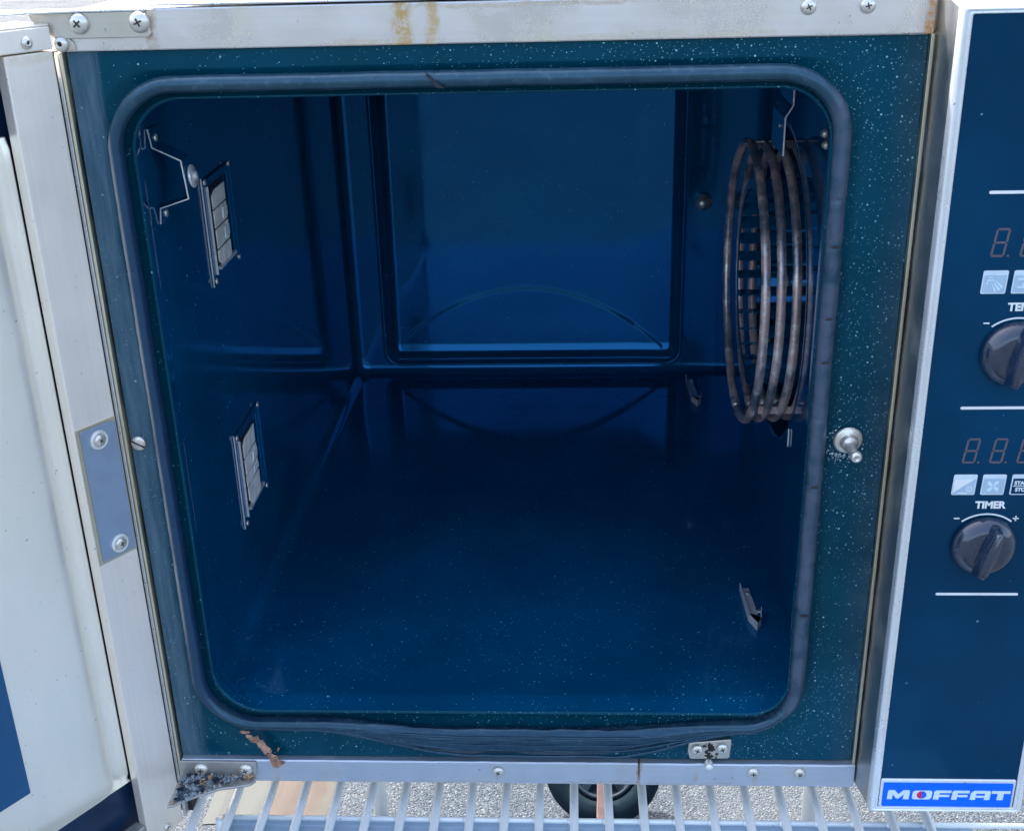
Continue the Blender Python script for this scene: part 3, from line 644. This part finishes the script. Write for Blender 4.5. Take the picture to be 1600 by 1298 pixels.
# fan wheel ------------------------------------------------------
fan=empty('fan_wheel',(.28,CY,CZ-.11),oven)
def annulus(name,x0_,x1_,ri,ro):
    m=MB(); q=lambda r,x:[(x,CY+r*math.cos(2*PI*k/56),CZ+r*math.sin(2*PI*k/56)) for k in range(56)]
    Vv=m.loft([q(ri,x0_),q(ro,x0_),q(ro,x1_),q(ri,x1_),q(ri,x0_)]); bmesh.ops.remove_doubles(m.bm,verts=m.bm.verts,dist=1e-6)
    return m.build(name,'chamber_enamel',fan,bevel=.0004)
FR=.108
annulus('fan_ring',.2440,.2462,FR-.010,FR)
annulus('fan_disc',.3270,.3290,.004,FR)
bl=None
for k in range(30):
    a=2*PI*k/30
    if bl is None:
        m=MB(); m.box((.2462,-.0010,-.0075),(.3270,.0008,.0060)); bl=m.build('fan_blade','fan_metal' if 'fan_metal' in MT else 'chamber_enamel',fan); o=bl
    else:
        o=bl.copy(); C.objects.link(o)
    o.matrix_basis=Matrix.Translation((0,CY+(FR-.007)*math.cos(a),CZ+(FR-.007)*math.sin(a)))@Matrix.Rotation(a-PI/2+R(32),4,'X')
m=MB(); m.sm=True; m.lathe([(.016,0),(.016,.02),(.010,.024),(.010,.040),(.008,.043),(0,.043)],(.3268,CY,CZ),(-1,0,0),24); m.build('fan_hub','chamber_enamel',fan)
m=MB(); m.lathe([(.007,0),(.007,.008),(0,.008)],(.284,CY,CZ),(-1,0,0),6); m.build('hub_nut','screw_steel',fan,bevel=.0005)
# baffle bracket, top right
m=MB(); P=[(.2385,.6150),(.2385,.5670),(.2327,.5570),(.2327,.5260)]; th=.0012
poly=P+[(x+th,z) for x,z in P[::-1]]
Vy=lambda p,t:(p[0],t,p[1])
m.prism(poly,Vy,.119,.178); br=m.build('baffle_bracket','chamber_enamel',oven,bevel=.0003)
m=MB(); m.prism(poly,Vy,.1180,.1189); m.build('bracket_edge','clip_steel',br)
screw('pan',(.2323,.136,.548),(-1,0,0),br,.35)
m=MB(); m.sm=True; m.lathe([(.0026,0),(.0026,.007),(0,.0075)],(.2385,.122,.5905),(-1,0,0),10); m.build('bolt','screw_steel',br)
# hooked clip, screw heads and stud on chamber walls
m=MB(); m.sm=True; m.lathe([(.0120,0),(.0125,.004),(.0100,.009),(.0085,.017),(.0060,.020),(0,.021)],(.2500,DD-.002,.3160),(-.5,-1,0),7); m.build('baffle_stud','screw_steel',oven)
for (y,z) in ((.140,.560),(.132,.552)):
    m=MB(); m.sm=True; m.lathe([(.0042,0),(.0040,.003),(.002,.0055),(0,.006)],(XR,y,z-.020),(-1,0,0),9); m.build('rivet','screw_steel',oven)
def clip(x,y0,y1,s=1.0):
    """bent spring clip on the floor that holds the foot of the fan baffle"""
    m=MB(); h=.010*s; t_=.0009
    P=[(x,y1),(x+.0015,y0+.018*s),(x+.008*s,y0),(x+.0135*s,y0+.010*s),(x+.0165*s,y0+.030*s)]
    Q=[]
    for i,p in enumerate(P):
        a=Vector(P[max(0,i-1)]); b=Vector(P[min(len(P)-1,i+1)]); d=(b-a).normalized(); n_=Vector((-d.y,d.x))*t_; Q.append((p[0]+n_.x,p[1]+n_.y))
    m.prism(P+Q[::-1],lambda p,t:(p[0],p[1],t),ZF+.0008,ZF+h)
    m.prism([(x+.004,y0+.030*s),(x+.013*s,y0+.030*s),(x+.010*s,y1+.004),(x+.004,y1+.004)],lambda p,t:(p[0],p[1],t),ZF+.0004,ZF+.0014)
    c=m.build('floor_clip','clip_steel',oven)
    screw('pan',(x+.0075*s,y1-.006,ZF+.0014),(0,0,1),c,.5); screw('pan',(x+.0150*s,y0+.034*s,ZF+.0014),(0,0,1),c,.5)
clip(.2310,.125,.200,1.0); clip(.2265,.690,.790,1.0)
m=MB(); m.prism([(.205,.221),(.2062,.236),(.2078,.238),(.2085,.223),(.207,.218)],lambda p,t:(t,p[0],p[1]),XR-.0020,XR-.0004); m.build('wall_clip','clip_steel',oven,bevel=.0005)
# hat shaped bracket, upper left wall
P=[(XL+.0003,.5720),(XL+.0003,.5560),(-.2440,.5400),(-.2400,.5090),(XL+.0003,.5040),(XL+.0003,.4890)]
P=[(XL+.0004,.5700),(XL+.0022,.5552),(-.2501,.5448),(-.2478,.5151),(XL+.0022,.5077),(XL+.0004,.4946)]
th=.0014; Q=[(x-th if 0<i<5 else x+.0012,z) for i,(x,z) in enumerate(P)]
def strip(m,P,y0,y1,th):
    Q=[]
    for i,p in enumerate(P):
        a=Vector(P[max(0,i-1)]); b=Vector(P[min(len(P)-1,i+1)]); d=(b-a).normalized(); n_=Vector((-d.y,d.x))*th; Q.append((p[0]+n_.x,p[1]+n_.y))
    m.prism(P+Q[::-1],lambda p,t:(p[0],t,p[1]),y0,y1)
m=MB(); strip(m,P,.0450,.0660,.0011); hb=m.build('wall_bracket','chamber_enamel',oven,bevel=.0003)
m=MB(); strip(m,P,.0440,.0449,.0011); m.build('bracket_edge','clip_steel',hb)
for z in (.5615,.5010): screw('pan',(XL+.0022,.056,z),(1,0,0),hb,.6)
m=MB(); m.sm=True; m.lathe([(.0085,0),(.0094,.0008),(.0094,.0020),(.0084,.0027),(.0040,.0030),(.0036,.0052),(0,.0054)],(-.2476,.058,.5300),(1,0,.1),26); m.build('bracket_button','clip_steel',hb)
# chamber lamps --------------------------------------------------
def lamp(y0,y1,z0,z1,seed):
    e=empty('chamber_lamp',(XL,(y0+y1)/2,z0),oven); rd=random.Random(seed)
    w_=.011; xa,xb=XL+.0004,XL+.0060
    m=MB(); m.box((xa,y0,z0),(xb-.0035,y1,z0+.007)); m.box((xa,y0,z1-.007),(xb-.0035,y1,z1)); m.box((xa,y1-w_,z0+.007),(xb-.0035,y1,z1-.007)); m.box((xa,y0,z0+.007),(xb-.0035,y0+.008,z1-.007))
    m.build('lamp_frame','chamber_enamel',e,bevel=.0006)
    m=MB(); m.box((xa,y0-.0008,z0-.004),(xa+.0013,y0,z1+.003)); m.build('frame_edge','clip_steel',e,bevel=.0002)
    m=MB(); m.box((xa+.0021,y0+.0066,z0+.006),(xa+.0042,y0+.0078,z1-.006)); m.build('frame_edge','clip_steel',e,bevel=.0002)
    m=MB(); m.box((xb-.0034,y1-.0032,z0+.004),(xb-.0018,y1-.0018,z1-.004)); m.build('frame_edge','chamber_enamel',e)
    m=MB(); m.hexa([(xa,y0+.02,z0+.0072),(xb-.002,y0+.02,z0+.0072),(xb-.002,y1-.012,z0+.0072),(xa,y1-.012,z0+.0072),(xa,y0+.02,z0+.010),(xb-.002,y0+.02,z0+.010),(xb-.002,y1-.012,z0+.010),(xa,y1-.012,z0+.010)])
    m.build('frame_edge','clip_steel',e)
    # dark backing and pale ceramic blocks seen through the open lamp hole
    m=MB(); m.box((xa-.0002,y0+.0085,z0+.007),(xa+.0004,y1-.020,z1-.007)); m.build('lamp_backing','dark_gap',e)
    zz=z0+.009; H_=(z1-z0)-.022; fr=[.23,.27,.25,.25] if seed==1 else [.30,.17,.25,.28]
    for i,q in enumerate(fr):
        h=H_*q-.0014; a=y0+.0240+.0010*rd.random(); b=y1-.0215; dx=.0004*rd.random(); cl=.010 if i==len(fr)-1 else 0; cb=.008 if i==0 else 0
        m=MB(); m.prism([(a+cb,zz),(b-.001,zz+.0004),(b,zz+h),(a+cl,zz+h),(a,zz+h*.75),(a,zz+h*.3)],lambda p,t:(t,p[0],p[1]),xa+.0003,xa+.0014+dx)
        m.build('ceramic_block','ceramic',e,bevel=.0005)
        if i in (1,2):
            m=MB(); m.prism([((a+b)/2+.004,zz+h*.2),(b-.002,zz+h*.25),(b-.002,zz+h*.8),((a+b)/2+.006,zz+h*.8)],lambda p,t:(t,p[0],p[1]),xa+.0014+dx,xa+.0024+dx); m.build('ceramic_block','print_white',e,bevel=.0004)
        zz+=h+.0014
    for (y,z) in ((y0+.0035,z0+.001),(y1-.003,z0+.001),(y0+.0035,z1-.001),(y1-.003,z1-.001)): screw('pan',(xb-.0034,y,z),(1,0,0),e,.55)
lamp(.163,.252,.408,.502,1); lamp(.163,.254,.154,.250,2)
# ------------------------------------------------------------ wire shelf the oven stands on
rack=tag(empty('wire_shelf',(0,.35,-.075)),'galvanised wire cart shelf of parallel bars under the open oven','shelf')
wp=None
for k in range(-9,13):
    x=-.0080+.0325*k
    if wp is None:
        m=MB(); m.sm=True
        m.tube([(0,-.16,0),(0,-.10,.0),(0,-.03,0),(0,.2,0),(0,.5,0),(0,.86,0)],.0042,12); wp=m.build('wire','wire_steel',rack); o=wp
    else: o=wp.copy(); C.objects.link(o)
    o.matrix_basis=Matrix.Translation((x,0,-.060))@Matrix.Rotation(R(random.uniform(-.3,.3)),4,'Z')
    # weld nugget
    if k>-8:
        m=MB(); m.sm=True; m.lathe([(.0001,0),(.0026,.001),(.0036,.003),(.0026,.005),(.0001,.006)],(x-.0040,-.0135,-.0655),(.2,.1,1),9); m.build('weld','wire_steel',rack)
m=MB(); m.prism([(-.0115,-.0640),(-.0125,-.0650),(-.0125,-.0720),(-.2200,-.0720),(-.2200,-.0740),(-.0100,-.0740),(-.0100,-.0650)],lambda p,t:(t,p[0],p[1]),-.2740,.4230)
m.build('front_channel','channel_steel',rack,bevel=.0006)
m=MB(); m.sm=True; m.tube([(-.278,-.0115,-.0640),(0,-.0112,-.0640),(.55,-.0115,-.0640)],.0026,10); m.build('cross_wire','wire_steel',rack)
m=MB(); m.sm=True; m.tube([(-.278,.78,-.0660),(.55,.78,-.0660)],.0030,10); m.build('cross_wire','wire_steel',rack)
m=MB(); m.sm=True; m.lathe([(.0055,0),(.0060,.006),(.0050,.020),(.0058,.060),(.0050,.10)],(-.2755,-.018,-.160),(0,0,1),14); m.build('corner_post','wire_steel',rack)
for (x,y) in ((-.29,.80),(.47,.80),(.50,-.16)):
    m=MB(); m.sm=True; m.tube([(x,y,-.06),(x,y,-.8)],.0125,12); m.build('leg','wire_steel',rack)
# rusted sheet lying lower on the cart
m=MB(); NXx=20
V=[[m.bm.verts.new((-.395+.155*i/NXx,.235+.35*j/NXx,-.30+.002*noise.noise(Vector((i*.3,j*.3,0))))) for i in range(NXx+1)] for j in range(NXx+1)]
for j in range(NXx):
    for i in range(NXx): m.face([V[j][i],V[j][i+1],V[j+1][i+1],V[j+1][i]])
ru=m.build('rusty_sheet','rust_sheet'); so_=ru.modifiers.new('t','SOLIDIFY'); so_.thickness=.002
tag(ru,'rust stained thin metal sheet lying below the shelf bars at lower left','sheet')
# wheel on the ground behind
WC=Vector((.1085,.85,-.7103)); ax=Vector((-.02,-.72,.69)).normalized()
wh=tag(empty('wheel',WC),'black rubber wheel resting on the asphalt under the wire shelf','wheel')
def wl(name,prof,mat,n=60):
    m=MB(); m.sm=True; m.lathe(prof,WC,ax,n,cap=False); return m.build(name,mat,wh)
wl('tyre',[(.060,-.02),(.095,-.022),(.104,-.014),(.106,0),(.104,.012),(.099,.018),(.090,.0215),(.076,.0215),(.070,.0190),(.066,.012),(.063,.004)],'tyre_rubber')
wl('rim',[(.064,.006),(.061,.0135),(.057,.0125),(.052,.0),(.026,-.004),(.022,.010),(.018,.016),(.010,.0165),(.0001,.0165)],'hub_plastic')
e1=ax.orthogonal().normalized(); e2=ax.cross(e1)
for k in range(5):
    a=2*PI*k/5; d=e1*math.cos(a)+e2*math.sin(a); s_=ax.cross(d)
    m=MB(); P=[]
    for h in (0,.009):
        for (r,w_) in ((.018,-.005),(.062,-.007),(.062,.007),(.018,.005)): P.append(WC+d*r+s_*w_+ax*h)
    m.hexa(P); m.build('spoke','hub_plastic',wh,bevel=.001)
m=MB(); zc=WC+ax*.028
up=Vector((0,.69,.72)).normalized(); rt=Vector((1,0,0))
m.hexa([zc+rt*(-.004+a)+up*b+ax*c for c in (0,.006) for a,b in ((-.009,-.12),(.009,-.12),(.007,-.016),(-.006,-.016))])
m.build('fork_strap','strap_tan',wh,bevel=.002)
# dead leaf scraps on the lower rail
m=MB(); path=[(-.2400,.0300),(-.2330,.0270),(-.2300,.0190),(-.2250,.0140),(-.2270,.0060),(-.2200,.0080),(-.2150,-.0010),(-.2200,-.0060),(-.2240,.0000)]
rd=random.Random(3)
def scrap(cx,cz,r,y,sx=1.0,ang=0):
    n=11; c=m.bm.verts.new((cx,y-.0035,cz)); ring=[]
    r*=1.12
    for k in range(n):
        a=2*PI*k/n; q=r*rd.uniform(.6,1.15); px,pz=q*math.cos(a)*sx,q*math.sin(a); ring.append(m.bm.verts.new((cx+px*math.cos(ang)-pz*math.sin(ang),y-rd.uniform(0,.003),cz+px*math.sin(ang)+pz*math.cos(ang))))
    for k in range(n): m.face([c,ring[k],ring[(k+1)%n]])
for (cx,cz,r,s_,an) in ((-.2365,.0262,.0040,1.6,-.4),(-.2300,.0195,.0050,.7,.5),(-.2255,.0130,.0045,1.2,-1),(-.2215,.0055,.0055,.8,.6),(-.2170,-.0010,.0058,1.2,-.6),(-.2150,.0140,.0022,.4,-.3),(-.2440,.0330,.0020,2.4,0)): scrap(cx,cz,r,-.0075,s_,an)
lf=m.build('dead_leaf','leaf_brown'); sd_=lf.modifiers.new('t','SOLIDIFY'); sd_.thickness=.0004
tag(lf,'crumpled brown dead leaf stuck on the bottom rail beside the lower hinge','leaf')
# litter heaped on lower hinge
m=MB(); rd=random.Random(5)
def inside(x,y):
    if not(-.3085<x<-.240): return False
    lim=-.0140-.034*ss(-.243,-.312,x)**1.1
    return lim<y<-.010
c_=0
while c_<330:
    x=rd.uniform(-.311,-.240); y=rd.uniform(-.057,-.010)
    if not inside(x,y): continue
    c_+=1; s_=rd.uniform(.0008,.0020); z=-.0172+rd.uniform(0,.0045)*ss(-.06,-.01,y); 
    q=Matrix.Rotation(rd.uniform(0,6),3,(rd.random(),rd.random(),rd.random()+.1))
    b=[q@Vector(v) for v in ((-s_,-s_,0),(s_,-s_*.6,0),(s_*.8,s_,0),(-s_*.6,s_*.7,0),(-s_*.5,-s_*.5,s_*.8),(s_*.6,-s_*.3,s_*.6),(s_*.4,s_*.5,s_*.7),(-s_*.3,s_*.3,s_*.9))]
    m.hexa([Vector((x,y,z))+v for v in b])
li=m.build('litter','litter'); tag(li,'dark crumbly leaf litter heaped on the lower hinge bracket','debris',kind='stuff')
